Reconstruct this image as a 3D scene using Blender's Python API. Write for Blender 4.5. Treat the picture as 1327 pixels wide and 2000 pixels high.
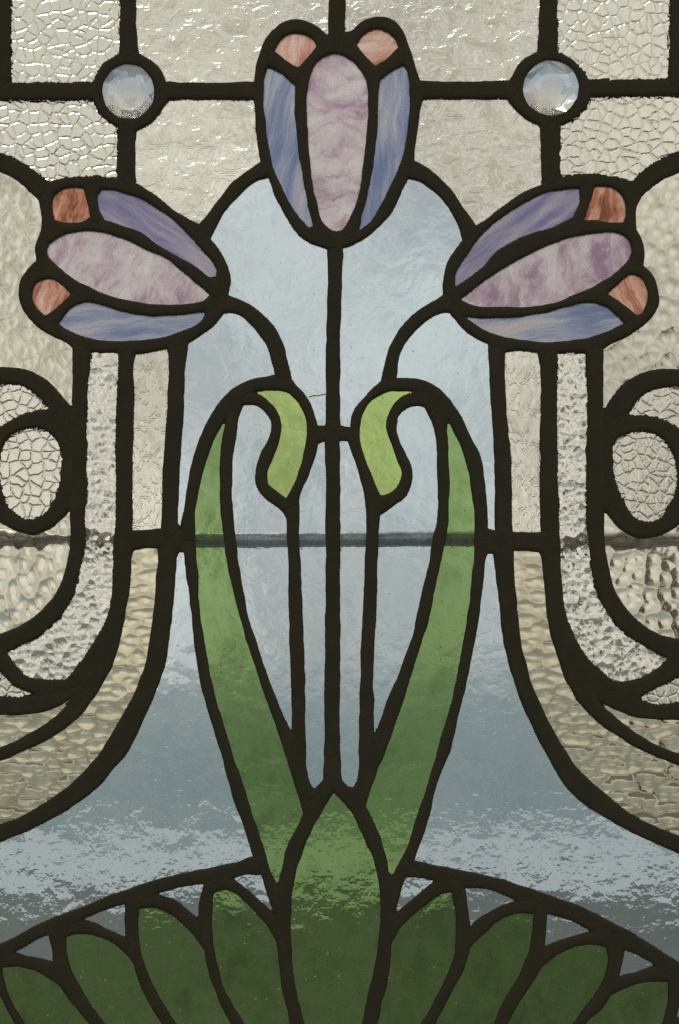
import bpy, math, random
import numpy as np

# ------------------------------------------------------------------ camera, sky, sun, exposure
for o in list(bpy.data.objects):
    bpy.data.objects.remove(o)
SC = bpy.context.scene
COL = SC.collection
S = 0.0003                      # metres per photo pixel on the panel
EYE = 1350.0                    # photo row of the eye level
CAM_Z = 1.6
DIST = 1.2
GLASS_Y = 0.0

cam_d = bpy.data.cameras.new("camera")
cam = bpy.data.objects.new("camera", cam_d)
COL.objects.link(cam)
cam.location = (0.0, -DIST, CAM_Z)
cam.rotation_euler = (math.radians(90), 0, 0)
cam_d.sensor_fit = 'VERTICAL'
cam_d.sensor_height = 36.0
cam_d.lens = 36.0 * DIST / (2000 * S)
cam_d.shift_y = (EYE - 1000.0) / 2000.0
cam_d.clip_start = 0.05
cam_d.clip_end = 5000
cam_d.dof.use_dof = True
cam_d.dof.focus_distance = DIST - 0.003
cam_d.dof.aperture_fstop = 9.0
SC.camera = cam

SUN_EL = math.radians(50)
SUN_AZ = math.radians(-20)
wd = bpy.data.worlds.new("World")
SC.world = wd
wd.use_nodes = True
wn = wd.node_tree
wn.nodes.clear()
sky = wn.nodes.new('ShaderNodeTexSky')
sky.sky_type = 'NISHITA'
sky.sun_disc = False
sky.sun_elevation = SUN_EL
sky.sun_rotation = SUN_AZ
sky.dust_density = 3.0
sky.air_density = 1.0
sky.ozone_density = 1.0
hs = wn.nodes.new('ShaderNodeHueSaturation')
hs.inputs['Saturation'].default_value = 0.18
tc = wn.nodes.new('ShaderNodeTexCoord')
cl = wn.nodes.new('ShaderNodeTexNoise')
cl.inputs['Scale'].default_value = 7.0
cl.inputs['Detail'].default_value = 6.0
cl.inputs['Roughness'].default_value = 0.6
cr = wn.nodes.new('ShaderNodeMapRange')
cr.inputs['From Min'].default_value = 0.34
cr.inputs['From Max'].default_value = 0.62
cr.inputs['To Min'].default_value = 0.0
cr.inputs['To Max'].default_value = 1.0
mx = wn.nodes.new('ShaderNodeMix')
mx.data_type = 'RGBA'
mx.inputs[6].default_value = (3.0, 3.0, 2.9, 1)         # grey undersides of the clouds
mx.inputs[7].default_value = (7.6, 7.6, 7.1, 1)         # bright parts of the overcast
veil = wn.nodes.new('ShaderNodeMix')
veil.data_type = 'RGBA'
veil.inputs[0].default_value = 0.8
bg = wn.nodes.new('ShaderNodeBackground')
bg.inputs['Strength'].default_value = 0.1
wo = wn.nodes.new('ShaderNodeOutputWorld')
L = wn.links.new
L(sky.outputs[0], hs.inputs['Color'])
L(tc.outputs['Generated'], cl.inputs['Vector'])
L(cl.outputs[0], cr.inputs['Value'])
L(cr.outputs[0], mx.inputs[0])
L(hs.outputs[0], veil.inputs[6])
L(mx.outputs[2], veil.inputs[7])
L(veil.outputs[2], bg.inputs['Color'])
L(bg.outputs[0], wo.inputs['Surface'])

sd = bpy.data.lights.new("sun", 'SUN')
sd.energy = 0.5
sd.angle = math.radians(20)
sd.color = (1.0, 0.95, 0.87)
so = bpy.data.objects.new("sun", sd)
COL.objects.link(so)
so.location = (0, 5, 8)
so.rotation_euler = (-(math.pi / 2 - SUN_EL), 0, -SUN_AZ)

SC.view_settings.view_transform = 'Standard'
SC.view_settings.look = 'None'
SC.view_settings.exposure = 0.08
SC.view_settings.gamma = 1.0
SC.cycles.max_bounces = 14
SC.cycles.transmission_bounces = 12
SC.cycles.caustics_reflective = False
SC.cycles.use_denoising = False          # keep the fine grain of the photograph

rng = random.Random(7)
nrng = np.random.default_rng(11)


def wx(px):
    return (px - 663.5) * S


def wz(py):
    return CAM_Z + (EYE - py) * S


# ------------------------------------------------------------------ node helpers
class G:
    """small helper round one material's node tree"""
    def __init__(self, name):
        self.m = bpy.data.materials.new(name)
        self.m.use_nodes = True
        self.t = self.m.node_tree
        self.t.nodes.clear()
        self.out = self.t.nodes.new('ShaderNodeOutputMaterial')

    def n(self, typ, **kw):
        nd = self.t.nodes.new('ShaderNode' + typ)
        for k, v in kw.items():
            setattr(nd, k, v)
        return nd

    def put(self, sock, v):
        if isinstance(v, bpy.types.NodeSocket):
            self.t.links.new(v, sock)
        else:
            sock.default_value = v

    def math(self, op, a, b=0.0, c=0.0):
        nd = self.n('Math', operation=op)
        self.put(nd.inputs[0], a)
        self.put(nd.inputs[1], b)
        self.put(nd.inputs[2], c)
        return nd.outputs[0]

    def vec(self, op, a, b=(0, 0, 0), sc=None):
        nd = self.n('VectorMath', operation=op)
        self.put(nd.inputs[0], a)
        self.put(nd.inputs[1], b)
        if sc is not None:
            self.put(nd.inputs['Scale'], sc)
        return nd.outputs['Value'] if op == 'DOT_PRODUCT' else nd.outputs['Vector']

    def smooth(self, v, lo, hi, a=0.0, b=1.0):
        nd = self.n('MapRange', interpolation_type='SMOOTHSTEP')
        self.put(nd.inputs['Value'], v)
        nd.inputs['From Min'].default_value = lo
        nd.inputs['From Max'].default_value = hi
        nd.inputs['To Min'].default_value = a
        nd.inputs['To Max'].default_value = b
        return nd.outputs[0]

    def noise(self, v, scale, detail=2.0, rough=0.5, dist=0.0, color=False):
        nd = self.n('TexNoise')
        self.put(nd.inputs['Vector'], v)
        nd.inputs['Scale'].default_value = scale
        nd.inputs['Detail'].default_value = detail
        nd.inputs['Roughness'].default_value = rough
        nd.inputs['Distortion'].default_value = dist
        return nd.outputs['Color' if color else 0]

    def voro(self, v, scale, feature='F1', rnd=1.0, **kw):
        nd = self.n('TexVoronoi', voronoi_dimensions='2D', feature=feature, **kw)
        self.put(nd.inputs['Vector'], v)
        nd.inputs['Scale'].default_value = scale
        nd.inputs['Randomness'].default_value = rnd
        return nd

    def ramp(self, f, stops):
        nd = self.n('ValToRGB')
        r = nd.color_ramp
        while len(r.elements) < len(stops):
            r.elements.new(0.5)
        for e, (p, c) in zip(r.elements, stops):
            e.position = p
            e.color = (*c, 1)
        self.put(nd.inputs[0], f)
        return nd.outputs[0]

    def mix(self, f, a, b, kind='MIX'):
        nd = self.n('Mix', data_type='RGBA', blend_type=kind)
        self.put(nd.inputs[0], f)
        self.put(nd.inputs[6], a if isinstance(a, bpy.types.NodeSocket) else (*a, 1))
        self.put(nd.inputs[7], b if isinstance(b, bpy.types.NodeSocket) else (*b, 1))
        return nd.outputs[2]

    def plane(self, ang=None):
        """panel-plane coordinates (x, z, 0) in metres, shifted at random per pane, optionally turned by the pane's own streak angle"""
        co = self.n('TexCoord').outputs['Object']
        sp = self.n('SeparateXYZ')
        self.put(sp.inputs[0], co)
        cb = self.n('CombineXYZ')
        self.put(cb.inputs[0], sp.outputs[0])
        self.put(cb.inputs[1], sp.outputs[2])
        v = cb.outputs[0]
        if ang is not None:
            at = self.n('Attribute', attribute_type='OBJECT', attribute_name='streak')
            ro = self.n('VectorRotate', rotation_type='Z_AXIS')
            self.put(ro.inputs['Vector'], v)
            self.put(ro.inputs['Angle'], self.math('MULTIPLY', at.outputs['Fac'], -1.0))
            v = ro.outputs[0]
        rd = self.n('ObjectInfo').outputs['Random']
        off = self.n('CombineXYZ')
        self.put(off.inputs[0], self.math('MULTIPLY', rd, 3.7))
        self.put(off.inputs[1], self.math('MULTIPLY', rd, 9.1))
        return self.vec('ADD', v, off.outputs[0])

    def bump(self, h, dist, normal=None, strength=1.0):
        nd = self.n('Bump')
        nd.inputs['Strength'].default_value = strength
        nd.inputs['Distance'].default_value = dist
        self.put(nd.inputs['Height'], h)
        if normal is not None:
            self.put(nd.inputs['Normal'], normal)
        return nd.outputs[0]

    def glass(self, color, normal=None, rough=0.0, ior=1.5):
        p = self.n('BsdfPrincipled')
        self.put(p.inputs['Base Color'], color if isinstance(color, bpy.types.NodeSocket) else (*color, 1))
        p.inputs['Transmission Weight'].default_value = 1.0
        p.inputs['IOR'].default_value = ior
        self.put(p.inputs['Roughness'], rough)
        if normal is not None:
            self.put(p.inputs['Normal'], normal)
        return p.outputs[0]

    def done(self, sh):
        self.put(self.out.inputs['Surface'], sh)
        return self.m


CLEAR = (0.95, 0.90, 0.765)


def stretch(g, v, sx, sy):
    return g.vec('MULTIPLY', v, (sx, sy, 1))


def mat_crackle():
    g = G('crackle_glass')
    v = g.plane()
    w = g.noise(v, 110, 2, 0.5, color=True)
    v2 = g.vec('ADD', v, g.vec('SCALE', g.vec('SUBTRACT', w, (.5, .5, .5)), sc=0.0055))
    vo = g.voro(v2, 160, 'DISTANCE_TO_EDGE')
    ridge = g.smooth(vo.outputs[0], 0.0, 0.17, 1.0, 0.0)
    fine = g.noise(v, 420, 3, 0.6)
    h = g.math('ADD', ridge, g.math('MULTIPLY', fine, 0.35))
    h = g.math('ADD', h, g.math('MULTIPLY', g.noise(v, 120, 1), 0.5))
    relief_shade = g.math('MULTIPLY', g.smooth(vo.outputs[0], 0.10, 0.02), g.smooth(g.noise(v, 60, 3), 0.3, 0.65, 0.3, 1.0))  # tan shade along the ridges, put into the glass colour
    col = g.mix(relief_shade, CLEAR, (.68, .60, .46))
    return g.done(g.glass(col, g.bump(h, 0.0011), 0.03))


def mat_flake(name='flake_glass', sx=1.0, sy=1.2, amp=0.0003, tint=CLEAR):
    g = G(name)
    v = stretch(g, g.plane(), sx, sy)
    n = g.noise(v, 88, 2.5, 0.5, 0.6)
    h = g.smooth(n, 0.37, 0.40)
    for a, b in ((0.45, 0.48), (0.53, 0.56), (0.62, 0.65)):
        h = g.math('ADD', h, g.smooth(n, a, b))
    h = g.math('ADD', h, g.math('MULTIPLY', g.noise(v, 150, 1), 0.9))
    relief_shade = g.math('MULTIPLY', g.smooth(n, 0.47, 0.43), g.smooth(g.noise(v, 40, 3), 0.35, 0.65, 0.2, 1.0))  # shade of the low plateaus painted into the tint
    col = g.mix(relief_shade, tint, tuple(t * k for t, k in zip(tint, (.74, .71, .64))))
    return g.done(g.glass(col, g.bump(h, amp), 0.03))


def mat_hammer(name='hammered_glass', sx=1.0, sy=1.0, amp=0.0009, scale=138, tint=(0.92, 0.865, 0.71)):
    g = G(name)
    v = stretch(g, g.plane(), sx, sy)
    w = g.noise(v, 90, 2, 0.5, color=True)
    v = g.vec('ADD', v, g.vec('SCALE', g.vec('SUBTRACT', w, (.5, .5, .5)), sc=0.004))
    vo = g.n('TexVoronoi', voronoi_dimensions='2D', feature='SMOOTH_F1')
    g.put(vo.inputs['Vector'], v)
    vo.inputs['Scale'].default_value = scale
    vo.inputs['Smoothness'].default_value = 0.6
    d = vo.outputs['Distance']
    h = g.math('SUBTRACT', 1.0, g.math('MULTIPLY', d, d))
    h = g.math('ADD', h, g.math('MULTIPLY', g.noise(v, 260, 1), 0.06))
    relief_shade = g.math('MULTIPLY', g.smooth(d, 0.10, 0.42), g.smooth(g.noise(v, 45, 3), 0.3, 0.65, 0.45, 1.0))  # hollows between the domes: their shade is painted into the tint
    col = g.mix(relief_shade, tint, tuple(t * k for t, k in zip(tint, (.56, .54, .46))))
    return g.done(g.glass(col, g.bump(h, amp), 0.07))


def mat_crystal():
    g = G('crystal_glass')
    v = g.plane()
    w = g.noise(v, 120, 1, 0.5, color=True)
    v = g.vec('ADD', v, g.vec('SCALE', g.vec('SUBTRACT', w, (.5, .5, .5)), sc=0.003))
    vo = g.voro(v, 235)
    sc = g.vec('SCALE', v, sc=235.0)
    df = g.vec('SUBTRACT', sc, g.vec('SCALE', vo.outputs['Position'], sc=235.0))
    tilt = g.vec('SUBTRACT', vo.outputs['Color'], (.5, .5, .5))
    h = g.math('ADD', g.vec('DOT_PRODUCT', df, tilt), g.math('MULTIPLY', vo.outputs['Distance'], -0.55))
    h = g.math('ADD', h, g.math('MULTIPLY', g.noise(v, 400, 1), 0.05))
    return g.done(g.glass((0.95, 0.91, 0.80), g.bump(h, 0.0021), 0.05))


def seedy(name, tint, tint2, amp=1.0):
    """hand made cathedral glass: slow waves, fine billows and seed bubbles"""
    g = G(name)
    v = g.plane()
    vs = stretch(g, v, 1.0, 0.92)
    b1 = g.noise(vs, 40, 4.5, 0.53)
    bil = g.math('ABSOLUTE', g.math('SUBTRACT', b1, 0.5))
    wave = g.noise(vs, 22, 2, 0.5)
    vo = g.voro(v, 150)
    rnd = g.n('SeparateColor')
    g.put(rnd.inputs[0], vo.outputs['Color'])
    pick = g.math('GREATER_THAN', rnd.outputs[0], 0.84)
    rad = g.math('MULTIPLY', g.math('ADD', rnd.outputs[1], 0.3), 0.09)
    dome = g.math('SUBTRACT', 1.0, g.math('DIVIDE', vo.outputs['Distance'], rad))
    dome = g.math('MULTIPLY', g.math('MAXIMUM', dome, 0.0), pick)
    n1 = g.bump(g.math('ADD', g.math('MULTIPLY', wave, 1.2), g.math('MULTIPLY', bil, -2.2)), 0.00046 * amp)
    n2 = g.bump(dome, 0.00032, n1)
    n3 = g.bump(g.noise(v, 420, 2), 0.000012, n2)
    rd = g.n('ObjectInfo').outputs['Random']
    ripple_tint = g.math('ADD', g.math('MULTIPLY', bil, 1.8), g.math('MULTIPLY', g.noise(stretch(g, v, 1.5, 0.8), 70, 6, 0.7, 0.5), 1.0))  # tint streaks; light and dark of the ripples put into the colour
    ripple_tint = g.math('ADD', ripple_tint, g.math('MULTIPLY', g.math('SUBTRACT', rd, 0.5), 0.35))
    col = g.mix(g.smooth(ripple_tint, 0.3, 1.0), tint, tint2)
    sc = g.noise(stretch(g, v, 1.3, 0.8), 130, 6, 0.75, 0.8)
    mask = g.math('MULTIPLY', g.smooth(sc, 0.60, 0.72), g.smooth(g.noise(v, 28, 2), 0.45, 0.7))
    df = g.n('BsdfDiffuse')
    df.inputs[0].default_value = (.62, .60, .52, 1)
    ms = g.n('MixShader')
    g.put(ms.inputs[0], g.math('ADD', g.math('MULTIPLY', mask, 0.30), 0.012))
    g.put(ms.inputs[1], g.glass(col, n3, 0.03))
    g.put(ms.inputs[2], df.outputs[0])
    return g.done(ms.outputs[0])


def opal(name, stops, sx, sy, rough=0.5, wv=0.5, scale=60):
    """streaky opalescent glass"""
    g = G(name)
    v = g.plane(ang=True)
    w = g.noise(v, 40, 3, 0.6, color=True)
    v2 = g.vec('ADD', v, g.vec('SCALE', g.vec('SUBTRACT', w, (.5, .5, .5)), sc=0.02 * wv))
    n = g.noise(stretch(g, v2, sx, sy), scale, 6, 0.62, 0.3)
    fine = g.noise(stretch(g, v2, sx * 0.6, sy * 1.8), scale * 3.5, 4, 0.6)
    slow = g.noise(v, 16, 2)
    n = g.math('ADD', g.math('MULTIPLY', n, 0.6), g.math('ADD', g.math('MULTIPLY', fine, 0.28), g.math('MULTIPLY', slow, 0.35)))
    col = g.ramp(g.smooth(n, 0.46, 0.78), stops)
    h = g.noise(v, 70, 4, 0.6)
    nr = g.bump(h, 0.0012)
    tr = g.n('BsdfTranslucent')
    g.put(tr.inputs[0], col)
    g.put(tr.inputs['Normal'], nr)
    ms = g.n('MixShader')
    ms.inputs[0].default_value = 0.12
    g.put(ms.inputs[1], g.glass(col, nr, rough))
    g.put(ms.inputs[2], tr.outputs[0])
    return g.done(ms.outputs[0])


def mat_back(name, tint, rough=0.0, amp=0.00025):
    g = G(name)
    n = g.bump(g.noise(g.plane(), 25, 2), amp)
    return g.done(g.glass(tint, n, rough))


BLUE, BLUE2 = (0.74, 0.82, 0.86), (0.55, 0.68, 0.76)
GREEN, GREEN2 = (0.30, 0.465, 0.17), (0.12, 0.215, 0.055)
M = {
    'crackle': (mat_crackle(), mat_back('clear_back', CLEAR)),
    'flake': (mat_flake(), None),
    'flake_tall': (mat_flake('tall_flake_glass', 1.5, 0.9, 0.00042, (0.93, 0.87, 0.73)), None),
    'hammer': (mat_hammer(), None),
    'hammer_tall': (mat_hammer('tall_hammered_glass', 1.2, 0.85, 0.0017), None),
    'hammer_wide': (mat_hammer('wide_hammered_glass', 0.8, 1.3, 0.0010, tint=(0.80, 0.70, 0.46)), None),
    'crystal': (mat_crystal(), None),
    'blue': (seedy('blue_seedy_glass', BLUE, BLUE2), mat_back('blue_back', BLUE)),
    'green': (seedy('green_seedy_glass', GREEN, GREEN2, 0.9), mat_back('green_back', GREEN)),
    'lime': (seedy('lime_seedy_glass', (0.55, 0.66, 0.27), (0.40, 0.52, 0.19), 1.2), mat_back('lime_back', (0.46, 0.66, 0.16))),
    'lilac': (opal('lilac_opal_glass', [(0.0, (.46, .30, .41)), (0.3, (.66, .50, .57)), (0.6, (.79, .68, .70)), (1.0, (.91, .85, .83))], 0.8, 1.5, wv=1.3), None),
    'violet': (opal('violet_opal_glass', [(0.0, (.26, .25, .43)), (0.4, (.42, .39, .53)), (0.7, (.54, .48, .57)), (1.0, (.66, .57, .62))], 0.35, 3.0, wv=0.3), None),
    'blueopal': (opal('blue_opal_glass', [(0.0, (.24, .30, .49)), (0.4, (.42, .46, .61)), (0.7, (.57, .57, .65)), (1.0, (.74, .67, .65))], 0.3, 2.4, wv=0.35), None),
    'peach': (opal('peach_opal_glass', [(0.0, (.55, .24, .15)), (0.3, (.80, .43, .32)), (0.6, (.90, .58, .46)), (1.0, (.98, .82, .72))], 0.5, 2.2, wv=0.7, scale=60), None),
    'salmon': (opal('salmon_opal_glass', [(0.0, (.26, .09, .045)), (0.3, (.66, .27, .16)), (0.6, (.86, .47, .33)), (1.0, (.98, .80, .68))], 0.5, 2.2, wv=0.9, scale=75), None),
}
for k, (a, b) in list(M.items()):
    if b is None:
        M[k] = (a, a if k in ('lilac', 'violet', 'blueopal', 'salmon', 'peach') else M['crackle'][1])


def mat_came():
    g = G('lead')
    co = g.n('TexCoord').outputs['Object']
    n = g.noise(co, 60, 5, 0.6)
    col = g.ramp(n, [(0.3, (.040, .037, .020)), (0.55, (.048, .042, .022)), (0.75, (.066, .048, .024))])
    p = g.n('BsdfPrincipled')
    g.put(p.inputs['Base Color'], col)
    p.inputs['Roughness'].default_value = 0.75
    p.inputs['Specular IOR Level'].default_value = 0.25
    h = g.math('ADD', g.noise(co, 220, 4, 0.6), g.math('MULTIPLY', g.noise(co, 900, 2), 0.3))
    g.put(p.inputs['Normal'], g.bump(h, 0.00035))
    return g.done(p.outputs[0])


def mat_plain(name, c1, c2, scale, rough=0.85, metal=0.0, bump=0.0):
    g = G(name)
    co = g.n('TexCoord').outputs['Object']
    n = g.noise(co, scale, 6, 0.6)
    p = g.n('BsdfPrincipled')
    g.put(p.inputs['Base Color'], g.mix(g.smooth(n, 0.3, 0.7), c1, c2))
    p.inputs['Roughness'].default_value = rough
    p.inputs['Metallic'].default_value = metal
    if bump:
        g.put(p.inputs['Normal'], g.bump(n, bump))
    return g.done(p.outputs[0])


LEAD = mat_came()
BARM = mat_plain('weathered_steel', (.42, .43, .44), (.55, .55, .54), 90, 0.34, 0.85, 0.0006)

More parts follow.
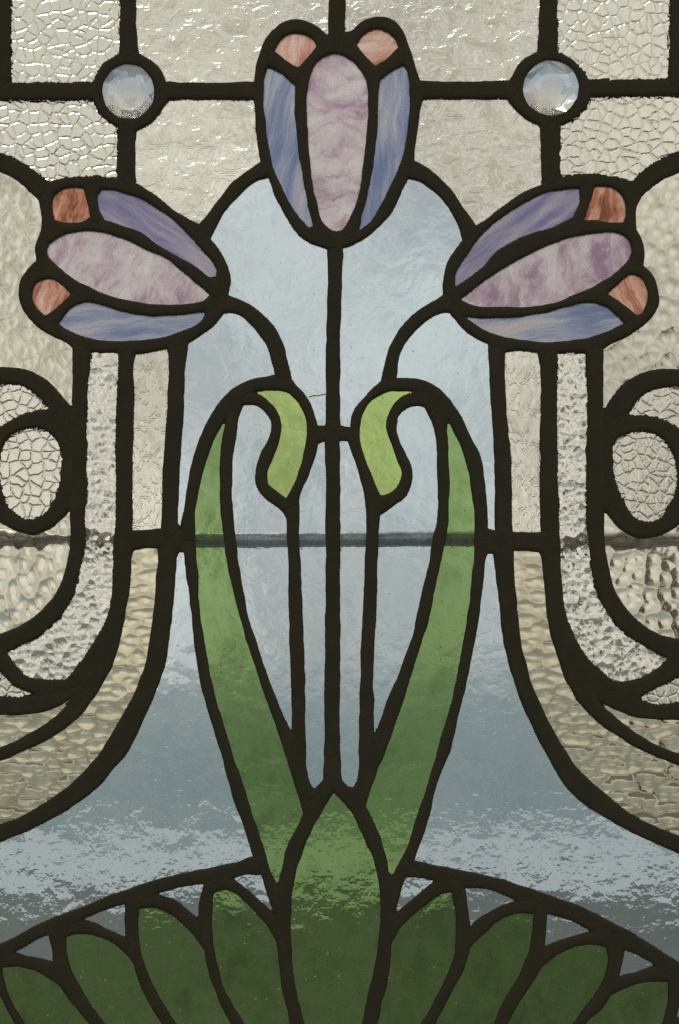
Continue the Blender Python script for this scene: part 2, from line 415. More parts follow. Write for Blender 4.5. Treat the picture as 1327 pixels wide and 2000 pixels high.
# ------------------------------------------------------------------ the traced panes (photo pixels); a third value 1 marks a corner
C = 1
PANES = [
 # kind, name, streak angle in degrees, label, points
 ('crackle', 'corner_pane', 0, None, [(24,-80,C),(234,-80,C),(235,60),(235,104,C),(208,122),(190,145),(184,162,C),(100,163),(22,163,C)]),
 ('crackle', 'corner_pane', 0, None, [(-80,197,C),(60,197),(183,197,C),(192,217),(208,234),(231,250,C),(230,300),(229,349,C),(170,345),(125,349),(95,357,C),(65,332),(30,311),(0,300),(-80,275,C)]),
 ('flake', 'top_pane', 0, None, [(268,-80,C),(642,-80,C),(642,20),(641,71,C),(618,52),(592,41),(572,40),(545,52),(520,78),(508,105),(500,135),(497,162,C),(400,163),(325,162,C),(318,143),(303,125),(285,114),(273,106,C),(268,60)]),
 ('flake', 'top_pane', 0, None, [(330,196,C),(420,195),(496,196,C),(500,250),(507,300),(511,318,C),(470,345),(440,375),(410,415),(390,438,C),(370,430),(320,395),(280,366),(266,358,C),(265,300),(267,257,C),(292,243),(312,220),(325,202)]),
 ('flake', 'top_pane', 0, None, [(675,-80,C),(1057,-80,C),(1054,20),(1050,103,C),(1023,117),(1008,135),(995,159,C),(900,161),(820,161,C),(815,145),(805,110),(793,75),(775,47),(753,35),(728,35),(703,47),(687,63),(674,65,C),(675,10)]),
 ('flake', 'top_pane', 0, None, [(825,195,C),(900,194),(990,195,C),(1003,210),(1025,232),(1053,247,C),(1057,300),(1058,362,C),(1033,372),(988,400),(953,427),(930,442,C),(908,410),(878,370),(843,335),(810,315,C),(815,260),(822,215)]),
 ('crackle', 'corner_pane', 0, None, [(1089,-80,C),(1310,-80,C),(1308,60),(1306,155,C),(1230,157),(1150,156,C),(1135,135),(1113,115),(1090,104,C),(1088,20)]),
 ('crackle', 'corner_pane', 0, None, [(1152,190,C),(1260,189),(1410,188,C),(1410,262,C),(1327,295),(1288,312),(1258,332),(1233,355,C),(1203,347),(1173,342),(1128,342),(1095,349,C),(1094,300),(1095,247,C),(1120,235),(1143,212)]),
 # middle tulip
 ('peach', 'petal_tip', 80, None, [(534,102,C),(542,87),(555,74),(575,67),(595,69),(612,80),(619,91,C),(607,107),(590,127),(582,134,C),(560,120)]),
 ('peach', 'petal_tip', 20, None, [(698,89,C),(710,70),(728,59),(745,59),(765,69),(775,82),(779,94,C),(763,110),(733,131,C),(718,117)]),
 ('lilac', 'middle_petal', 0, None, [(656,107),(690,122),(710,147),(718,175),(718,250),(710,325),(700,385),(685,425),(668,450),(658,454),(650,452),(631,435),(617,390),(607,325),(601,240),(601,180),(609,145),(625,117)]),
 ('blueopal', 'side_petal', 75, None, [(524,132,C),(550,145),(577,168,C),(577,210),(582,275),(590,340),(602,400),(612,442,C),(605,446),(580,420),(555,375),(535,330),(522,270),(517,210),(516,175),(517,150)]),
 ('blueopal', 'side_petal', 87, None, [(788,128,C),(795,137),(799,165),(800,200),(797,250),(788,300),(770,350),(745,400),(718,440),(702,451,C),(705,435),(718,380),(728,325),(735,275),(739,225),(740,175),(745,157,C),(763,142)]),
 # left tulip
 ('salmon', 'petal_tip', 70, None, [(103,402),(107,382),(125,370),(145,367),(164,370,C),(170,390),(176,425,C),(160,434),(125,436),(107,431,C),(103,415)]),
 ('violet', 'side_petal', -35, None, [(192,380),(200,371,C),(230,374),(270,387),(310,410),(350,440),(380,472),(400,495),(415,510),(424,530),(422,540,C),(412,542),(380,520),(345,500),(310,480),(275,455),(235,440),(205,431,C),(195,410)]),
 ('lilac', 'middle_petal', 65, None, [(94,482),(125,460),(170,452),(210,457),(260,475),(290,490),(320,503),(350,525),(380,550),(410,577,C),(400,587),(350,596),(300,596),(240,586),(185,567),(140,542),(110,517),(95,498)]),
 ('salmon', 'petal_tip', 70, None, [(65,565),(72,552),(90,546),(107,548),(125,560),(140,575,C),(120,595),(90,617,C),(75,605),(64,585)]),
 ('blueopal', 'side_petal', 5, None, [(115,632,C),(132,610),(155,595),(175,591),(200,597),(240,609),(290,617),(340,617),(380,612),(402,610,C),(397,625),(370,642),(320,659),(250,667),(190,665),(145,652),(122,640)]),
 # right tulip
 ('salmon', 'petal_tip', 80, None, [(1161,365,C),(1193,367),(1210,377),(1220,397),(1222,420),(1217,435,C),(1193,436),(1155,431),(1141,432,C),(1150,405)]),
 ('violet', 'side_petal', 35, None, [(1130,369,C),(1132,395),(1120,425,C),(1088,442),(1043,455),(1003,472),(968,495),(940,525),(913,547),(890,559,C),(890,540),(900,515),(918,490),(948,452),(988,420),(1033,392),(1078,375)]),
 ('lilac', 'middle_petal', 75, None, [(1234,487),(1225,467),(1203,456),(1173,456),(1128,462),(1083,475),(1043,492),(983,525),(943,552),(900,586,C),(923,597),(973,601),(1023,600),(1083,592),(1133,572),(1178,550),(1213,525),(1230,505)]),
 ('salmon', 'petal_tip', 110, None, [(1187,575,C),(1208,555),(1233,537),(1253,545),(1263,565),(1263,590),(1255,612,C),(1245,618),(1225,602)]),
 ('blueopal', 'side_petal', 6, None, [(909,620,C),(943,622),(1003,621),(1063,612),(1108,600),(1148,592),(1178,597),(1203,615),(1219,632,C),(1193,645),(1143,662),(1073,669),(1003,662),(948,647)]),
 # left side glass
 ('hammer_tall', 'side_pane', 0, None, [(-80,312,C),(0,335),(30,350),(60,375),(77,395,C),(82,425),(81,452,C),(70,480),(72,510,C),(55,527),(40,552),(37,575),(45,600),(65,630),(100,655),(135,672),(142,682,C),(143,740),(142,800,C),(127,780),(100,750),(70,730),(35,720),(0,718),(-80,722,C)]),
 ('crackle', 'crescent_pane', 0, None, [(-80,760,C),(0,752),(25,751),(50,757),(75,775),(95,799,C),(65,805),(30,817),(0,835),(-40,865),(-80,900,C)]),
 ('crackle', 'oval_pane', 0, None, [(67,836),(100,848),(117,875),(121,905),(117,940),(107,975),(88,1003),(62,1015),(35,1008),(14,985),(2,950),(-3,910),(3,880),(18,855),(40,842)]),
 ('hammer_tall', 'side_pane', 0, None, [(-80,980,C),(-30,1005),(0,1020),(30,1037),(60,1045),(90,1037),(118,1017),(137,997,C),(138,1065),(132,1100),(120,1140),(95,1180),(60,1210),(30,1227),(0,1240),(-80,1255,C)]),
 ('crystal', 'hooked_strip', 0, None, [(180,689,C),(230,689,C),(232,700),(227,850),(227,1000),(222,1070),(220,1160),(212,1200),(190,1245),(160,1290),(130,1327,C),(90,1327),(55,1320),(30,1300),(15,1277,C),(25,1270),(65,1250),(100,1225),(130,1190),(150,1145),(160,1100),(167,1060),(167,1000),(170,950),(171,800),(175,725)]),
 ('flake_tall', 'straight_strip', 0, None, [(266,692,C),(300,688),(327,681,C),(330,700),(327,800),(320,900),(316,1000),(315,1032,C),(290,1036),(260,1035,C),(259,1000),(260,900),(262,800),(262,710)]),
 ('hammer_wide', 'curved_strip', 0, None, [(262,1075,C),(285,1071),(309,1071,C),(310,1085),(307,1125),(300,1200),(290,1270),(275,1325),(250,1380),(215,1440),(185,1485),(140,1530),(100,1560),(50,1590),(0,1610),(-80,1635,C),(-80,1512,C),(0,1487),(70,1457),(120,1430),(160,1395),(190,1355),(215,1310),(230,1270),(245,1200),(256,1125),(257,1085)]),
 ('hammer_wide', 'sliver_pane', 0, None, [(145,1357,C),(120,1377),(80,1392),(40,1397),(0,1397),(-80,1390,C),(-80,1482,C),(0,1460),(25,1450),(60,1432),(95,1410),(130,1380)]),
 ('crackle', 'sliver_pane', 0, None, [(-80,1250,C),(-40,1285),(0,1312),(15,1327),(40,1345),(72,1355,C),(40,1361),(0,1360),(-80,1345,C)]),
 # right side glass
 ('hammer', 'side_pane', 0, None, [(1410,305,C),(1327,337),(1288,355),(1253,385,C),(1243,410),(1242,450,C),(1255,475),(1260,500),(1257,520,C),(1275,540),(1285,565),(1287,595),(1273,620),(1248,642),(1218,662),(1193,672),(1178,682,C),(1178,740),(1178,805,C),(1193,780),(1218,750),(1253,730),(1288,722),(1327,723),(1410,735,C)]),
 ('crackle', 'crescent_pane', 0, None, [(1410,775,C),(1327,756),(1298,757),(1268,765),(1245,782),(1227,811,C),(1263,812),(1293,820),(1327,837),(1410,900,C)]),
 ('crackle', 'oval_pane', 0, None, [(1240,845),(1268,845),(1293,857),(1313,885),(1323,920),(1320,955),(1308,985),(1288,1012),(1263,1019),(1238,1010),(1218,980),(1203,945),(1197,905),(1198,870),(1212,853)]),
 ('hammer', 'side_pane', 0, None, [(1180,995,C),(1190,1010),(1208,1032),(1233,1047),(1258,1052),(1288,1047),(1313,1035),(1327,1025),(1410,985,C),(1410,1262,C),(1327,1249),(1293,1242),(1263,1225),(1233,1200),(1210,1170),(1193,1130),(1185,1085),(1180,1040)]),
 ('crystal', 'hooked_strip', 0, None, [(1090,690,C),(1143,690,C),(1147,750),(1145,900),(1145,1000),(1149,1050),(1155,1115),(1168,1160),(1188,1200),(1218,1235),(1253,1260),(1283,1277),(1302,1287,C),(1285,1305),(1258,1322),(1223,1330),(1198,1330,C),(1168,1305),(1143,1277),(1118,1235),(1103,1190),(1097,1140),(1094,1075),(1092,1000),(1089,900),(1088,750)]),
 ('flake_tall', 'straight_strip', 0, None, [(987,689,C),(1013,685),(1050,690,C),(1055,710),(1055,850),(1055,1000),(1056,1039,C),(1028,1040),(1002,1039,C),(1000,1000),(998,900),(990,800),(986,710)]),
 ('hammer_wide', 'curved_strip', 0, None, [(1004,1077,C),(1028,1076),(1053,1079,C),(1059,1095),(1063,1150),(1070,1210),(1088,1280),(1108,1335),(1138,1380),(1168,1410),(1203,1435),(1253,1465),(1327,1495),(1410,1525,C),(1410,1665,C),(1327,1632),(1283,1615),(1233,1590),(1188,1555),(1153,1525),(1128,1500),(1103,1465),(1078,1420),(1053,1370),(1033,1320),(1020,1260),(1010,1190),(1005,1130)]),
 ('hammer_wide', 'sliver_pane', 0, None, [(1168,1369,C),(1198,1385),(1238,1400),(1283,1406),(1327,1407),(1410,1403,C),(1410,1500,C),(1327,1472),(1273,1450),(1233,1425),(1198,1397)]),
 ('crackle', 'sliver_pane', 0, None, [(1248,1364,C),(1273,1350),(1303,1335),(1327,1320),(1410,1260,C),(1410,1365,C),(1327,1371),(1288,1375),(1263,1371)]),
 # blue ground
 ('blue', 'blue_pane', 0, None, [(525,346,C),(500,356),(465,385),(435,420),(412,467,C),(430,492),(440,510),(451,545),(447,577,C),(470,587),(505,607),(535,637),(555,675),(565,715),(570,742,C),(595,770),(610,795),(621,832,C),(636,832,C),(637,700),(639,600),(640,487,C),(605,475),(580,455),(560,425),(540,390),(530,360)]),
 ('blue', 'blue_pane', 0, None, [(798,350,C),(778,390),(758,425),(728,455),(698,475),(670,485,C),(667,600),(665,700),(665,832,C),(684,835,C),(686,815),(695,795),(718,770),(743,745,C),(750,715),(765,670),(788,635),(818,605),(853,585),(865,577,C),(865,555),(870,525),(883,500),(895,482),(904,470,C),(895,440),(878,410),(853,380),(823,357)]),
 ('blue', 'blue_pane', 0, None, [(437,613,C),(425,630),(400,650),(369,671,C),(362,725),(360,800),(352,900),(348,1000),(347,1020),(352,1033,C),(359,1005),(362,985),(367,950),(377,900),(395,845),(420,800),(455,760),(490,742),(537,732,C),(532,710),(520,675),(500,645),(475,620),(455,611)]),
 ('blue', 'blue_pane', 0, None, [(868,610),(853,615),(818,640),(793,670),(780,700),(775,739,C),(813,740),(843,750),(873,775),(898,810),(923,860),(940,900),(948,950),(952,1000),(954,1032,C),(966,1035,C),(967,1000),(965,900),(958,750),(953,672,C),(928,660),(903,640),(885,619),(878,611,C)]),
 ('blue', 'blue_pane', 0, None, [(476,791,C),(500,792),(517,805),(529,825),(527,850),(510,885),(500,915),(500,945),(515,970),(542,990),(552,1000),(560,1012,C),(561,1060),(564,1150),(566,1250),(569,1350),(571,1434,C),(555,1400),(530,1340),(510,1280),(485,1200),(470,1120),(460,1050),(456,1000),(454,950),(455,900),(462,850),(470,805)]),
 ('blue', 'blue_pane', 0, None, [(815,793),(829,796,C),(843,820),(852,860),(854,925),(855,1000),(850,1030),(838,1100),(823,1160),(808,1235),(783,1305),(758,1365),(732,1435,C),(730,1300),(735,1200),(738,1100),(741,1025),(742,1006,C),(763,992),(788,975),(803,950),(806,920),(793,885),(780,860),(775,835),(780,812),(795,798)]),
 ('blue', 'blue_pane', 0, None, [(634,862,C),(622,867,C),(615,895),(600,935),(587,970),(586,1000),(585,1050),(590,1150),(595,1275),(597,1350),(600,1500),(605,1525),(614,1542,C),(631,1525,C),(632,1500),(634,1350),(636,1050),(636,900)]),
 ('blue', 'blue_pane', 0, None, [(665,862,C),(679,863,C),(693,900),(708,950),(716,1000),(715,1050),(710,1175),(705,1275),(703,1350),(700,1500),(697,1525),(690,1537,C),(680,1535),(669,1525,C),(666,1500),(665,1250),(665,1000)]),
 ('blue', 'blue_pane', 0, None, [(350,1079,C),(359,1080,C),(367,1140),(377,1225),(390,1325),(410,1400),(435,1480),(442,1510),(460,1570),(480,1625),(494,1672,C),(450,1686),(375,1702),(300,1720),(225,1745),(150,1775),(75,1805),(0,1845),(-80,1883,C),(-80,1670,C),(0,1645),(50,1625),(100,1600),(150,1570),(200,1530),(220,1505),(245,1475),(270,1430),(290,1385),(310,1340),(325,1285),(335,1220),(342,1150),(345,1090)]),
 ('blue', 'blue_pane', 0, None, [(953,1082,C),(963,1082,C),(970,1130),(978,1200),(985,1260),(998,1310),(1013,1360),(1038,1415),(1063,1465),(1083,1500),(1113,1545),(1153,1580),(1203,1610),(1263,1640),(1327,1667),(1410,1697,C),(1410,1932,C),(1327,1880),(1273,1845),(1213,1810),(1138,1772),(1063,1745),(988,1720),(913,1702),(853,1690),(809,1680,C),(833,1615),(848,1555),(863,1505),(878,1470),(898,1390),(913,1325),(928,1250),(940,1175),(949,1100)]),
 # leaves and buds
 ('green', 'long_leaf', 0, None, [(441,822,C),(425,845),(407,890),(395,930),(385,975),(382,1000),(382,1050),(387,1125),(395,1225),(410,1310),(425,1375),(445,1440),(460,1490),(475,1530),(490,1580),(510,1640),(527,1695),(542,1730,C),(550,1700),(560,1655),(580,1615),(592,1587,C),(582,1550),(565,1500),(550,1450),(530,1390),(510,1335),(490,1275),(470,1210),(455,1150),(442,1085),(435,1030),(431,1000),(429,950),(432,875),(438,840)]),
 ('green', 'long_leaf', 0, None, [(876,822,C),(888,845),(903,880),(913,915),(920,960),(927,1000),(927,1040),(925,1100),(920,1150),(908,1240),(893,1320),(878,1385),(863,1435),(845,1500),(828,1555),(813,1600),(793,1660),(768,1710,C),(760,1705),(755,1675),(743,1635),(728,1600),(715,1575,C),(723,1550),(740,1500),(763,1440),(788,1370),(813,1290),(833,1225),(850,1150),(863,1090),(873,1040),(877,1000),(879,950),(875,875),(873,840)]),
 ('lime', 'bud_leaf', 0, None, [(497,767,C),(515,763),(540,762),(565,770),(585,790),(597,815),(600,845),(595,880),(585,920),(570,955),(559,972,C),(540,960),(524,947,C),(522,925),(535,890),(547,855),(550,825),(540,800),(520,780)]),
 ('lime', 'bud_leaf', 0, None, [(812,766,C),(788,763),(758,765),(733,777),(713,800),(704,830),(705,865),(715,900),(730,940),(743,969,C),(760,965),(778,947),(784,925),(775,895),(763,860),(754,835),(758,810),(773,785),(793,772)]),
 ('green', 'spear_leaf', 0, None, [(652,1547,C),(637,1572),(610,1620),(590,1665),(577,1710),(570,1760),(570,1850),(577,1925),(590,1980),(606,2062,C),(698,2062,C),(710,1985),(725,1915),(735,1865),(742,1810),(743,1760),(738,1710),(728,1675),(708,1630),(683,1580),(664,1560)]),
 ('blue', 'corner_triangle', 0, None, [(457,1716,C),(480,1709),(510,1709,C),(522,1745),(536,1785,C),(515,1765),(485,1737)]),
 ('blue', 'corner_triangle', 0, None, [(304,1746,C),(350,1734),(397,1727,C),(390,1760),(387,1795,C),(365,1775),(335,1755)]),
 ('blue', 'corner_triangle', 0, None, [(161,1796,C),(200,1780),(245,1765,C),(245,1795),(245,1830,C),(215,1816),(185,1802)]),
 ('blue', 'corner_triangle', 0, None, [(32,1859,C),(65,1840),(95,1826,C),(102,1850),(105,1879,C),(80,1871),(55,1866)]),
 ('blue', 'corner_triangle', 0, None, [(792,1714,C),(818,1715),(848,1721,C),(818,1745),(788,1772),(772,1785,C),(780,1750)]),
 ('blue', 'corner_triangle', 0, None, [(908,1734,C),(953,1737),(1008,1759,C),(968,1775),(938,1792),(919,1810,C),(915,1785),(912,1755)]),
 ('blue', 'corner_triangle', 0, None, [(1068,1784,C),(1113,1797),(1157,1819,C),(1123,1827),(1093,1836),(1065,1847,C),(1066,1815)]),
 ('blue', 'corner_triangle', 0, None, [(1220,1855,C),(1248,1867),(1277,1885,C),(1243,1897),(1210,1906,C),(1215,1880)]),
 ('blue', 'corner_triangle', 0, None, [(1329,1950,C),(1375,1978,C),(1321,1987,C)]),
 ('green', 'fan_leaf', 0, None, [(417,1745,C),(435,1737),(450,1740),(480,1762),(515,1800),(540,1835,C),(545,1875),(550,1925),(560,1965),(570,2015),(580,2062,C),(517,2062,C),(477,1999),(445,1945),(427,1895),(417,1840),(415,1780)]),
 ('green', 'fan_leaf', 0, None, [(272,1775,C),(300,1772),(330,1782),(360,1807),(385,1835),(400,1855,C),(407,1895),(425,1945),(452,2000),(488,2062,C),(393,2062,C),(345,2000),(305,1935),(285,1890),(272,1840),(270,1795)]),
 ('green', 'fan_leaf', 0, None, [(129,1830,C),(150,1824),(180,1825),(215,1837),(245,1860),(262,1880,C),(272,1915),(290,1955),(317,2000),(360,2062,C),(255,2062,C),(205,2000),(160,1935),(140,1895),(131,1860)]),
 ('green', 'fan_leaf', 0, None, [(5,1890,C),(30,1887),(60,1892),(95,1910),(120,1927,C),(135,1950),(175,2000),(222,2062,C),(95,2062,C),(50,2000),(25,1960),(10,1920)]),
 ('green', 'fan_leaf', 0, None, [(-80,1925,C),(-20,1928),(0,1942),(12,1965),(30,2000),(62,2062,C),(-80,2062,C)]),
 ('green', 'fan_leaf', 0, None, [(883,1742,C),(889,1780),(890,1830),(885,1875),(868,1915),(843,1965),(823,2000),(790,2062,C),(722,2062,C),(738,2000),(745,1965),(758,1915),(763,1870),(765,1840,C),(793,1800),(828,1770),(863,1745)]),
 ('green', 'fan_leaf', 0, None, [(1043,1786,C),(1040,1820),(1033,1860),(1013,1905),(988,1950),(965,2000),(935,2062,C),(818,2062,C),(850,2000),(878,1945),(900,1905),(913,1875),(920,1850,C),(948,1820),(983,1792),(1023,1784)]),
 ('green', 'fan_leaf', 0, None, [(1185,1850,C),(1187,1875),(1178,1915),(1153,1955),(1118,2000),(1080,2062,C),(958,2062,C),(990,2000),(1013,1960),(1043,1915),(1058,1887,C),(1093,1862),(1128,1847),(1163,1845)]),
 ('green', 'fan_leaf', 0, None, [(1305,1917,C),(1305,1950),(1293,2000),(1265,2062,C),(1105,2062,C),(1143,2000),(1178,1965),(1193,1942,C),(1208,1935),(1243,1922),(1278,1916)]),
]
JEWELS = [(252, 181, 50, 53), (1076, 174, 54, 53)]


def smooth_loop(pts, step=7.0):
    """closed outline through the traced points: Catmull-Rom between corners"""
    n = len(pts)
    P = np.array([(p[0], p[1]) for p in pts], float)
    cor = [len(p) > 2 for p in pts]
    out = []
    for i in range(n):
        p1, p2 = P[i], P[(i + 1) % n]
        p0 = P[i - 1] if not cor[i] else p1 - (p2 - p1)
        p3 = P[(i + 2) % n] if not cor[(i + 1) % n] else p2 + (p2 - p1)
        d = np.linalg.norm(p2 - p1)
        k = max(1, int(d / step))
        a = max(np.linalg.norm(p1 - p0), 1e-6) ** .5
        b = max(d, 1e-6) ** .5
        c = max(np.linalg.norm(p3 - p2), 1e-6) ** .5
        t0, t1, t2, t3 = 0, a, a + b, a + b + c
        for t in np.linspace(t1, t2, k, endpoint=False):
            A1 = (t1 - t) / (t1 - t0) * p0 + (t - t0) / (t1 - t0) * p1
            A2 = (t2 - t) / (t2 - t1) * p1 + (t - t1) / (t2 - t1) * p2
            A3 = (t3 - t) / (t3 - t2) * p2 + (t - t2) / (t3 - t2) * p3
            B1 = (t2 - t) / (t2 - t0) * A1 + (t - t0) / (t2 - t0) * A2
            B2 = (t3 - t) / (t3 - t1) * A2 + (t - t1) / (t3 - t1) * A3
            out.append((t2 - t) / (t2 - t1) * B1 + (t - t1) / (t2 - t1) * B2)
    return np.array(out)


def area2(P):
    Q = np.roll(P, -1, 0)
    return float((P[:, 0] * Q[:, 1] - Q[:, 0] * P[:, 1]).sum())


def offset_loop(P, d):
    """push an outline outwards by d pixels"""
    if area2(P) < 0:
        P = P[::-1]
    e = np.roll(P, -1, 0) - P
    e /= np.maximum(np.linalg.norm(e, axis=1, keepdims=True), 1e-9)
    nrm = np.stack([e[:, 1], -e[:, 0]], 1)
    m = nrm + np.roll(nrm, 1, 0)
    m /= np.maximum((m * m).sum(1, keepdims=True) / 2.0, 0.45)
    return P + m * d


def seg_dist(X, Y, A, B):
    """distance from grid points to the nearest of the segments A-B"""
    best = np.full(X.shape, 1e9)
    for (ax, ay), (bx, by) in zip(A, B):
        dx, dy = bx - ax, by - ay
        t = np.clip(((X - ax) * dx + (Y - ay) * dy) / max(dx * dx + dy * dy, 1e-9), 0, 1)
        best = np.minimum(best, (X - ax - t * dx) ** 2 + (Y - ay - t * dy) ** 2)
    return np.sqrt(best)


def inside(X, Y, P):
    r = np.zeros(X.shape, bool)
    Q = np.roll(P, -1, 0)
    for (ax, ay), (bx, by) in zip(P, Q):
        if ay == by:
            continue
        r ^= ((ay > Y) != (by > Y)) & (X < (bx - ax) * (Y - ay) / (by - ay) + ax)
    return r


# ------------------------------------------------------------------ the panel
root = bpy.data.objects.new('stained_glass_panel', None)
COL.objects.link(root)
root.location = (0, 0, wz(2075))
root['label'] = 'leaded stained glass panel with three lilac tulips on green leaves against pale blue glass'
root['category'] = 'stained glass'


def link(name, me, parent, loc=(0, 0, 0)):
    o = bpy.data.objects.new(name, me)
    COL.objects.link(o)
    o.parent = parent
    o.location = loc
    return o


RZ = root.location.z
X0, X1, Y0, Y1 = -76.0, 1403.0, -72.0, 2072.0
loops = []
TH = 0.0028


def make_pane(kind, name, ang, label, pts):
    P = smooth_loop(pts)
    loops.append((P, kind))
    Q = offset_loop(P, 7.0)
    Q[:, 0] = np.clip(Q[:, 0], X0 + 3, X1 - 3)
    Q[:, 1] = np.clip(Q[:, 1], Y0 + 3, Y1 - 3)
    keep = [0]
    for i in range(1, len(Q)):
        if np.linalg.norm(Q[i] - Q[keep[-1]]) > 0.6:
            keep.append(i)
    Q = Q[keep]
    cx, cy = (Q.min(0) + Q.max(0)) / 2
    n = len(Q)
    v = [((x - cx) * S, -TH / 2, (cy - y) * S) for x, y in Q] + [((x - cx) * S, TH / 2, (cy - y) * S) for x, y in Q]
    # Q runs so that, seen from the camera (y up flipped), faces are set by hand
    f = [tuple(range(n))[::-1], tuple(range(n, 2 * n))] + [(i, (i + 1) % n, n + (i + 1) % n, n + i) for i in range(n)]
    me = bpy.data.meshes.new(name)
    me.from_pydata(v, [], f)
    fr, bk = M[kind]
    me.materials.append(fr)
    me.materials.append(bk)
    idx = [0] + [1] * (len(f) - 1)
    me.polygons.foreach_set('material_index', idx)
    me.update()
    if me.polygons[0].normal.y > 0:
        me.flip_normals()
    o = link(name, me, root, (wx(cx), 0, wz(cy) - RZ))
    o['streak'] = math.radians(ang)
    if label:
        o['label'] = label
    return o


for pane in PANES:
    make_pane(*pane)


def mat_jewel():
    g = G('opal_jewel')
    co = g.n('TexCoord').outputs['Object']
    n = g.noise(co, 22, 2)
    col = g.ramp(n, [(0.38, (.58, .70, .86)), (0.5, (.93, .94, .96)), (0.62, (.99, .93, .78))])
    tr = g.n('BsdfTranslucent')
    g.put(tr.inputs[0], col)
    ms = g.n('MixShader')
    ms.inputs[0].default_value = 0.28
    g.put(ms.inputs[1], g.glass(col, None, 0.06, 1.5))
    g.put(ms.inputs[2], tr.outputs[0])
    return g.done(ms.outputs[0])


JM = mat_jewel()
for ji, (cx, cy, rx, ry) in enumerate(JEWELS):
    a = np.linspace(0, 2 * math.pi, 48, endpoint=False)
    loops.append((np.stack([cx + rx * np.cos(a), cy + ry * np.sin(a)], 1), 'jewel'))
    r = random.Random(ji + 3)
    vs, fs = [], []
    R = (rx + 6) * S
    K = 9
    dep = 0.0062

    def ring(rad, y, k, ph, jit):
        st = len(vs)
        for i in range(k):
            t = 2 * math.pi * (i + ph) / k + r.uniform(-jit, jit)
            q = rad * (1 + r.uniform(-jit, jit) * 0.6)
            vs.append((q * math.cos(t), y, q * math.sin(t)))
        return st
    ct = ring(R * 0.42, -dep, 6, 0.2, 0.16)
    mid = ring(R * 0.72, -dep * 0.80, 6, 0.7, 0.12)
    out = ring(R * 0.97, -dep * 0.30, 12, 0.2, 0.04)
    fs.append(tuple(range(ct, ct + 6)))
    for i in range(6):
        j = (i + 1) % 6
        fs.append((ct + i, mid + i, ct + j))
        fs.append((mid + i, mid + j, ct + j))
        fs.append((mid + i, out + (2 * i + 1) % 12, out + (2 * i + 2) % 12))
        fs.append((mid + i, out + (2 * i + 2) % 12, out + (2 * i + 3) % 12, mid + j))
    b0 = ring(R * 0.97, 0.0012, 12, 0.2, 0.0)
    for i in range(12):
        fs.append((out + i, b0 + i, b0 + (i + 1) % 12, out + (i + 1) % 12))
    bt = ring(R * 0.5, 0.0045, 12, 0.2, 0.0)
    for i in range(12):
        fs.append((b0 + i, bt + i, bt + (i + 1) % 12, b0 + (i + 1) % 12))
    fs.append(tuple(range(bt, bt + 12)))
    me = bpy.data.meshes.new('jewel')
    me.from_pydata(vs, [], fs)
    me.materials.append(JM)
    import bmesh
    bm = bmesh.new()
    bm.from_mesh(me)
    bmesh.ops.recalc_face_normals(bm, faces=bm.faces[:])
    bm.to_mesh(me)
    bm.free()
    link('jewel', me, root, (wx(cx), 0, wz(cy) - RZ))

# ---- lead: everything between the panes, split came by came along the traced centre lines
H = 2.25
gx = np.arange(X0, X1 + 0.1, H)
gy = np.arange(Y0, Y1 + 0.1, H)
GX, GY = np.meshgrid(gx, gy)
D = np.full(GX.shape, 60.0)
for P, kind in loops:
    pad = 42
    i0, i1 = np.searchsorted(gx, [P[:, 0].min() - pad, P[:, 0].max() + pad])
    j0, j1 = np.searchsorted(gy, [P[:, 1].min() - pad, P[:, 1].max() + pad])
    if i1 <= i0 or j1 <= j0:
        continue
    X, Y = GX[j0:j1, i0:i1], GY[j0:j1, i0:i1]
    d = seg_dist(X, Y, P, np.roll(P, -1, 0))
    d = np.where(inside(X, Y, P), -d, d)
    if kind in ('crackle', 'crystal'):       # ragged cement along the coarse glass
        d = d + nrng.normal(0, 0.9 if kind == 'crackle' else 0.5, d.shape)
    D[j0:j1, i0:i1] = np.minimum(D[j0:j1, i0:i1], d)


def blur_noise(n):
    a = nrng.normal(0, 1, D.shape)
    for _ in range(n):
        a = (a + np.roll(a, 1, 0) + np.roll(a, -1, 0) + np.roll(a, 1, 1) + np.roll(a, -1, 1)) / 5
    return a / a.std()


DS = D
D = D + 0.16 * blur_noise(3) + 0.55 * blur_noise(40)
# keep a lead border round the outside of the panel
edge = np.minimum(np.minimum(GX - X0, X1 - GX), np.minimum(GY - Y0, Y1 - GY))
D = np.maximum(D, 14.0 - edge)

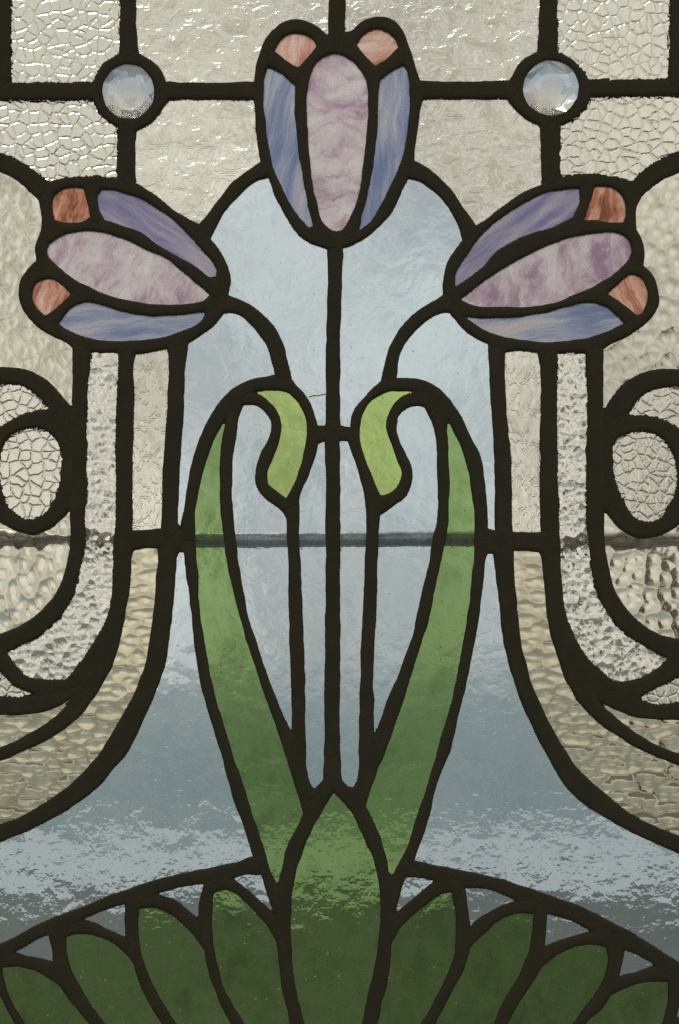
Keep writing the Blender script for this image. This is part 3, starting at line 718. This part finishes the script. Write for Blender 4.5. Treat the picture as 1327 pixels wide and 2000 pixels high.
LEFT = [
 [(0, -80), (2, 165)], [(-80, 180), (200, 180)], [(305, 180), (505, 180)],
 [(251, -80), (252, 120)], [(248, 240), (247, 360)],
 [(658, 90), (630, 68), (590, 52), (555, 62), (525, 95), (508, 140), (505, 200), (512, 270), (528, 340), (555, 405), (590, 455), (630, 478), (652, 484)],
 [(625, 100), (592, 150), (588, 220), (598, 320), (610, 390), (632, 455)],
 [(525, 118), (582, 150)],
 [(520, 335), (470, 362), (430, 405), (400, 455)],
 [(80, 470), (85, 420), (95, 375), (130, 357), (180, 355), (260, 368), (330, 405), (390, 455), (430, 510), (440, 560), (432, 590)],
 [(80, 470), (65, 525), (50, 570), (65, 615), (110, 645), (160, 670), (250, 680), (340, 670), (400, 645), (432, 600)],
 [(90, 455), (150, 440), (220, 447), (300, 475), (370, 520), (425, 565)],
 [(75, 510), (130, 560), (200, 590), (280, 606), (350, 608), (430, 595)],
 [(180, 365), (188, 435)], [(100, 625), (145, 585)],
 [(-80, 290), (0, 318), (50, 345), (85, 375)],
 [(450, 592), (500, 625), (540, 670), (553, 735)],
 [(372, 1050), (375, 980), (390, 900), (415, 840), (450, 785), (490, 755)],
 [(500, 752), (540, 748), (590, 775), (610, 830), (605, 900), (575, 975)],
 [(485, 778), (520, 790), (540, 830), (530, 870), (512, 920), (520, 960), (560, 985)],
 [(460, 785), (447, 840), (442, 900), (443, 1000), (455, 1090), (480, 1190), (510, 1290), (550, 1390), (585, 1470), (610, 1545)],
 [(371, 1065), (378, 1150), (390, 1260), (420, 1380), (450, 1490), (500, 1660), (540, 1760)],
 [(572, 1000), (574, 1060), (580, 1250), (585, 1440)],
 [(640, 1545), (610, 1585), (575, 1660), (556, 1740), (553, 1850), (570, 1960), (590, 2075)],
 [(515, 1692), (400, 1712), (250, 1755), (100, 1815), (-80, 1895)],
 [(548, 1825), (500, 1765), (440, 1725)],
 [(405, 1728), (402, 1800), (412, 1890), (440, 1950), (505, 2075)],
 [(390, 1820), (350, 1782), (290, 1757)],
 [(258, 1768), (258, 1850), (280, 1920), (330, 2000), (380, 2075)],
 [(250, 1848), (200, 1815), (140, 1806)],
 [(112, 1832), (118, 1890), (150, 1950), (190, 2000), (240, 2075)],
 [(108, 1898), (60, 1878), (0, 1872)],
 [(-5, 1885), (15, 1940), (75, 2075)],
 [(158, 685), (155, 850), (152, 1000), (150, 1080), (130, 1150), (90, 1200), (0, 1255), (-80, 1280)],
 [(247, 690), (243, 900), (240, 1080), (230, 1190), (190, 1280), (145, 1340)],
 [(345, 685), (338, 900), (333, 1030), (328, 1080), (320, 1200), (300, 1300), (250, 1410), (190, 1500), (100, 1580), (-80, 1650)],
 [(0, 1285), (30, 1320), (80, 1345), (135, 1345)],
 [(-80, 1368), (0, 1378), (80, 1375), (150, 1345)],
 [(200, 1330), (150, 1385), (70, 1440), (-80, 1495)],
 [(262, 1054), (350, 1054)],
 [(-80, 740), (0, 735), (50, 740), (100, 775), (138, 820)],
 [(135, 830), (60, 820), (10, 850), (-15, 910), (5, 990), (60, 1030), (115, 1010), (135, 950), (138, 880)],
]
ring_t = [2 * math.pi * i / 24 for i in range(25)]
STROKES = []
for st in LEFT:
    STROKES.append(st)
    STROKES.append([(1325 - x, y) for x, y in st])
STROKES += [[(658, -80), (658, 78)], [(652, 490), (652, 1535)], [(618, 846), (690, 846)]]
STROKES += [[(cx + 64 * math.cos(t), cy + 66 * math.sin(t)) for t in ring_t] for cx, cy, _, _ in JEWELS]
BORDER = [[(X0, Y0), (X1, Y0)], [(X0, Y1), (X1, Y1)], [(X0, Y0), (X0, Y1)], [(X1, Y0), (X1, Y1)]]
STROKES += BORDER

ny, nx = D.shape
act = (D[:-1, :-1] > 0) | (D[1:, :-1] > 0) | (D[:-1, 1:] > 0) | (D[1:, 1:] > 0)
GYd, GXd = np.gradient(D, H)
gl = np.maximum(np.hypot(GXd, GYd), 0.35)
out_v = D <= 0
PX = GX - np.where(out_v, np.clip(D, -H * 0.9, 0) * GXd / gl ** 2, 0)
PY = GY - np.where(out_v, np.clip(D, -H * 0.9, 0) * GYd / gl ** 2, 0)
t = np.clip(np.maximum(DS, 0) / 9.0, 0, 1)
RISE = 0.0006 + 0.0012 * np.sqrt(1 - (1 - t) ** 2)
cj, ci = np.nonzero(act)
cxp = gx[ci] + H / 2
cyp = gy[cj] + H / 2
best = np.full(len(ci), 1e9)
lab = np.zeros(len(ci), int)
for k, st in enumerate(STROKES):
    P = np.array(st, float)
    lo, hi = P.min(0) - 70, P.max(0) + 70
    m = np.nonzero((cxp > lo[0]) & (cxp < hi[0]) & (cyp > lo[1]) & (cyp < hi[1]))[0]
    if len(m) == 0:
        continue
    d = seg_dist(cxp[m], cyp[m], P[:-1], P[1:])
    b = d < best[m]
    best[m[b]] = d[b]
    lab[m[b]] = k

VID = np.arange(ny * nx).reshape(ny, nx)
fx, fz, fr = PX.ravel(), PY.ravel(), RISE.ravel()
outv = out_v.ravel()
for k in range(len(STROKES)):
    m = lab == k
    if m.sum() < 12:
        continue
    j, i = cj[m], ci[m]
    q = np.stack([VID[j, i], VID[j + 1, i], VID[j + 1, i + 1], VID[j, i + 1]], 1)
    u, inv = np.unique(q, return_inverse=True)
    inv = inv.reshape(q.shape)
    n = len(u)
    cx, cy = (fx[u].min() + fx[u].max()) / 2, (fz[u].min() + fz[u].max()) / 2
    loc = (wx(cx), 0, wz(cy) - RZ)
    x = (fx[u] - cx) * S
    z = (cy - fz[u]) * S
    front = np.stack([x, -(TH / 2 + fr[u]), z], 1)
    back = np.stack([x, TH / 2 + fr[u], z], 1)
    V = np.concatenate([front, back])
    # side walls wherever a cell edge is not shared inside this came
    e = np.concatenate([inv[:, [0, 1]], inv[:, [1, 2]], inv[:, [2, 3]], inv[:, [3, 0]]])
    key = np.sort(e, 1)
    _, first, cnt = np.unique(key[:, 0] * (n + 1) + key[:, 1], return_index=True, return_counts=True)
    be = e[first[cnt == 1]]
    walls = np.stack([be[:, 1], be[:, 0], be[:, 0] + n, be[:, 1] + n], 1)
    F = np.concatenate([inv, inv[:, ::-1] + n, walls])
    me = bpy.data.meshes.new('came')
    me.vertices.add(len(V))
    me.vertices.foreach_set('co', V.ravel())
    me.loops.add(F.size)
    me.loops.foreach_set('vertex_index', F.ravel())
    me.polygons.add(len(F))
    me.polygons.foreach_set('loop_start', np.arange(0, F.size, 4))
    me.polygons.foreach_set('loop_total', np.full(len(F), 4))
    sm = np.ones(len(F), bool)
    sm[2 * len(inv):] = False
    me.polygons.foreach_set('use_smooth', sm)
    me.materials.append(LEAD)
    me.update(calc_edges=True)
    me.validate()
    link('came', me, root, loc)


def tube(name, pts, rad, mat, parent, seg=10, jit=0.0):
    vs, fs = [], []
    n = len(pts)
    P = [np.array(p, float) for p in pts]
    for i, p in enumerate(P):
        d = P[min(i + 1, n - 1)] - P[max(i - 1, 0)]
        d /= np.linalg.norm(d)
        a = np.cross(d, (0, 1, 0))
        a /= np.linalg.norm(a)
        b = np.cross(a, d)
        for k in range(seg):
            t = 2 * math.pi * k / seg
            q = rad * (1 + rng.uniform(-jit, jit))
            vs.append(tuple(p + q * (math.cos(t) * a + math.sin(t) * b)))
    for i in range(n - 1):
        for k in range(seg):
            k2 = (k + 1) % seg
            fs.append((i * seg + k, i * seg + k2, (i + 1) * seg + k2, (i + 1) * seg + k))
    fs.append(tuple(range(seg))[::-1])
    fs.append(tuple(range((n - 1) * seg, n * seg)))
    me = bpy.data.meshes.new(name)
    me.from_pydata(vs, [], fs)
    for p in me.polygons:
        p.use_smooth = len(p.vertices) == 4
    me.materials.append(mat)
    me.update()
    o = bpy.data.objects.new(name, me)
    COL.objects.link(o)
    if parent:
        o.parent = parent
    return o


tube('wire', [(wx(a), -0.0022, wz(b) - RZ) for a, b in ((603, 777), (612, 774), (622, 774), (630, 772), (640, 770))], 0.0003, LEAD, root, 6)

# ------------------------------------------------------------------ the bar behind the panel
BY = 0.021
kb = (DIST + BY) / DIST
bz = CAM_Z + (EYE - 1054) * S * kb
bar = tube('support_bar', [(x * 0.05, BY, bz + 0.0004 * math.sin(x * 1.3)) for x in range(-6, 7)], 0.0046, BARM, None, 20, 0.02)
bar['label'] = 'thin grey horizontal metal bar crossing behind the middle of the glass'
bar['category'] = 'metal bar'

# ------------------------------------------------------------------ outside: earth bank, pale path, grass
def sheet(name, verts, faces, mat, kind='structure'):
    me = bpy.data.meshes.new(name)
    me.from_pydata(verts, [], faces)
    for p in me.polygons:
        p.use_smooth = True
    me.materials.append(mat)
    me.update()
    o = bpy.data.objects.new(name, me)
    COL.objects.link(o)
    if kind:
        o['kind'] = kind
    return o


sheet('ground', [(-900, -900, 0), (900, -900, 0), (900, 900, 0), (-900, 900, 0)], [(0, 1, 2, 3)],
      mat_plain('earth', (.135, .142, .128), (.185, .19, .17), 0.8))
pv, pf = [], []
for i in range(81):
    x = -80 + 2 * i
    pv += [(x, 15.2 + 0.25 * math.sin(x * .9), 0.006), (x, 22.0 + 0.4 * math.sin(x * .53), 0.006)]
    if i:
        pf.append((2 * i - 2, 2 * i, 2 * i + 1, 2 * i - 1))
sheet('path', pv, pf, mat_plain('pale_paving', (.60, .625, .64), (.74, .76, .77), 3.0))
bv, bf = [], []
NB = 161
for i in range(NB):
    x = -80 + i
    for y, z in ((22.6, -0.05), (24.0, 0.65), (26.0, 1.25), (29.0, 1.62 + 0.18 * math.sin(x * .21) + rng.uniform(-.05, .05)), (36.0, 1.5), (60.0, -0.1)):
        bv.append((x, y, z))
for i in range(NB - 1):
    for k in range(5):
        a = i * 6 + k
        bf.append((a, a + 6, a + 7, a + 1))
sheet('hill', bv, bf, mat_plain('hazy_earth', (.37, .43, .44), (.45, .51, .515), 0.6))  # blue-grey haze put into the earth colour

fv, ff = [], []
for i in range(121):
    x = -180 + 3 * i
    for y, z in ((70.0, -0.1), (84.0, 1.5), (100.0, 1.6 + 105 * 0.0145 + 0.35 * math.sin(x * .07) + 0.2 * math.sin(x * .19 + 1)), (125.0, 1.9), (180.0, -0.2)):
        fv.append((x, y, z))
for i in range(120):
    for k in range(4):
        a = i * 5 + k
        ff.append((a, a + 5, a + 6, a + 1))
sheet('hill', fv, ff, mat_plain('hazy_ridge', (.50, .53, .53), (.62, .64, .63), 0.3))  # far ridge, distance haze painted into its pale colour

# a tree out beyond the right edge of the glass
tree = bpy.data.objects.new('tree', None)
COL.objects.link(tree)
tree.location = (3.25, 14.0, 0)
tree['label'] = 'dark leafy tree outside, blurred behind the mottled glass on the right'
tree['category'] = 'tree'
BARK = mat_plain('bark', (.14, .12, .085), (.22, .19, .14), 12)
tk = tube('trunk', [(0, 0, -0.05), (0.03, 0, 0.9), (-0.04, 0.05, 1.8), (0.05, 0, 2.8)], 0.11, BARK, tree, 10, 0.1)
cv, cf = [], []
for c in range(40):
    th, u = rng.uniform(0, 2 * math.pi), rng.uniform(-1, 1)
    rr = rng.uniform(.5, 1.0)
    q = math.sqrt(1 - u * u)
    c0 = (0.85 * rr * q * math.cos(th), 0.85 * rr * q * math.sin(th), 2.7 + 1.15 * rr * u)
    for _ in range(48):
        p = [c0[a] + rng.gauss(0, .13) for a in range(3)]
        n = len(cv)
        d1 = np.array([rng.gauss(0, 1) for _ in range(3)])
        d1 /= np.linalg.norm(d1)
        d2 = np.cross(d1, (rng.gauss(0, 1), rng.gauss(0, 1), rng.gauss(0, 1)))
        d2 /= max(np.linalg.norm(d2), 1e-6)
        s = rng.uniform(.05, .085)
        for a, b in ((-1, 0), (0, -.5), (1, 0), (0, .5)):
            cv.append(tuple(np.array(p) + s * (a * d1 + b * d2)))
        cf.append((n, n + 1, n + 2, n + 3))
crown = sheet('crown', cv, cf, mat_plain('leaf', (.20, .195, .12), (.28, .27, .17), 3.0), None)
crown.parent = tree
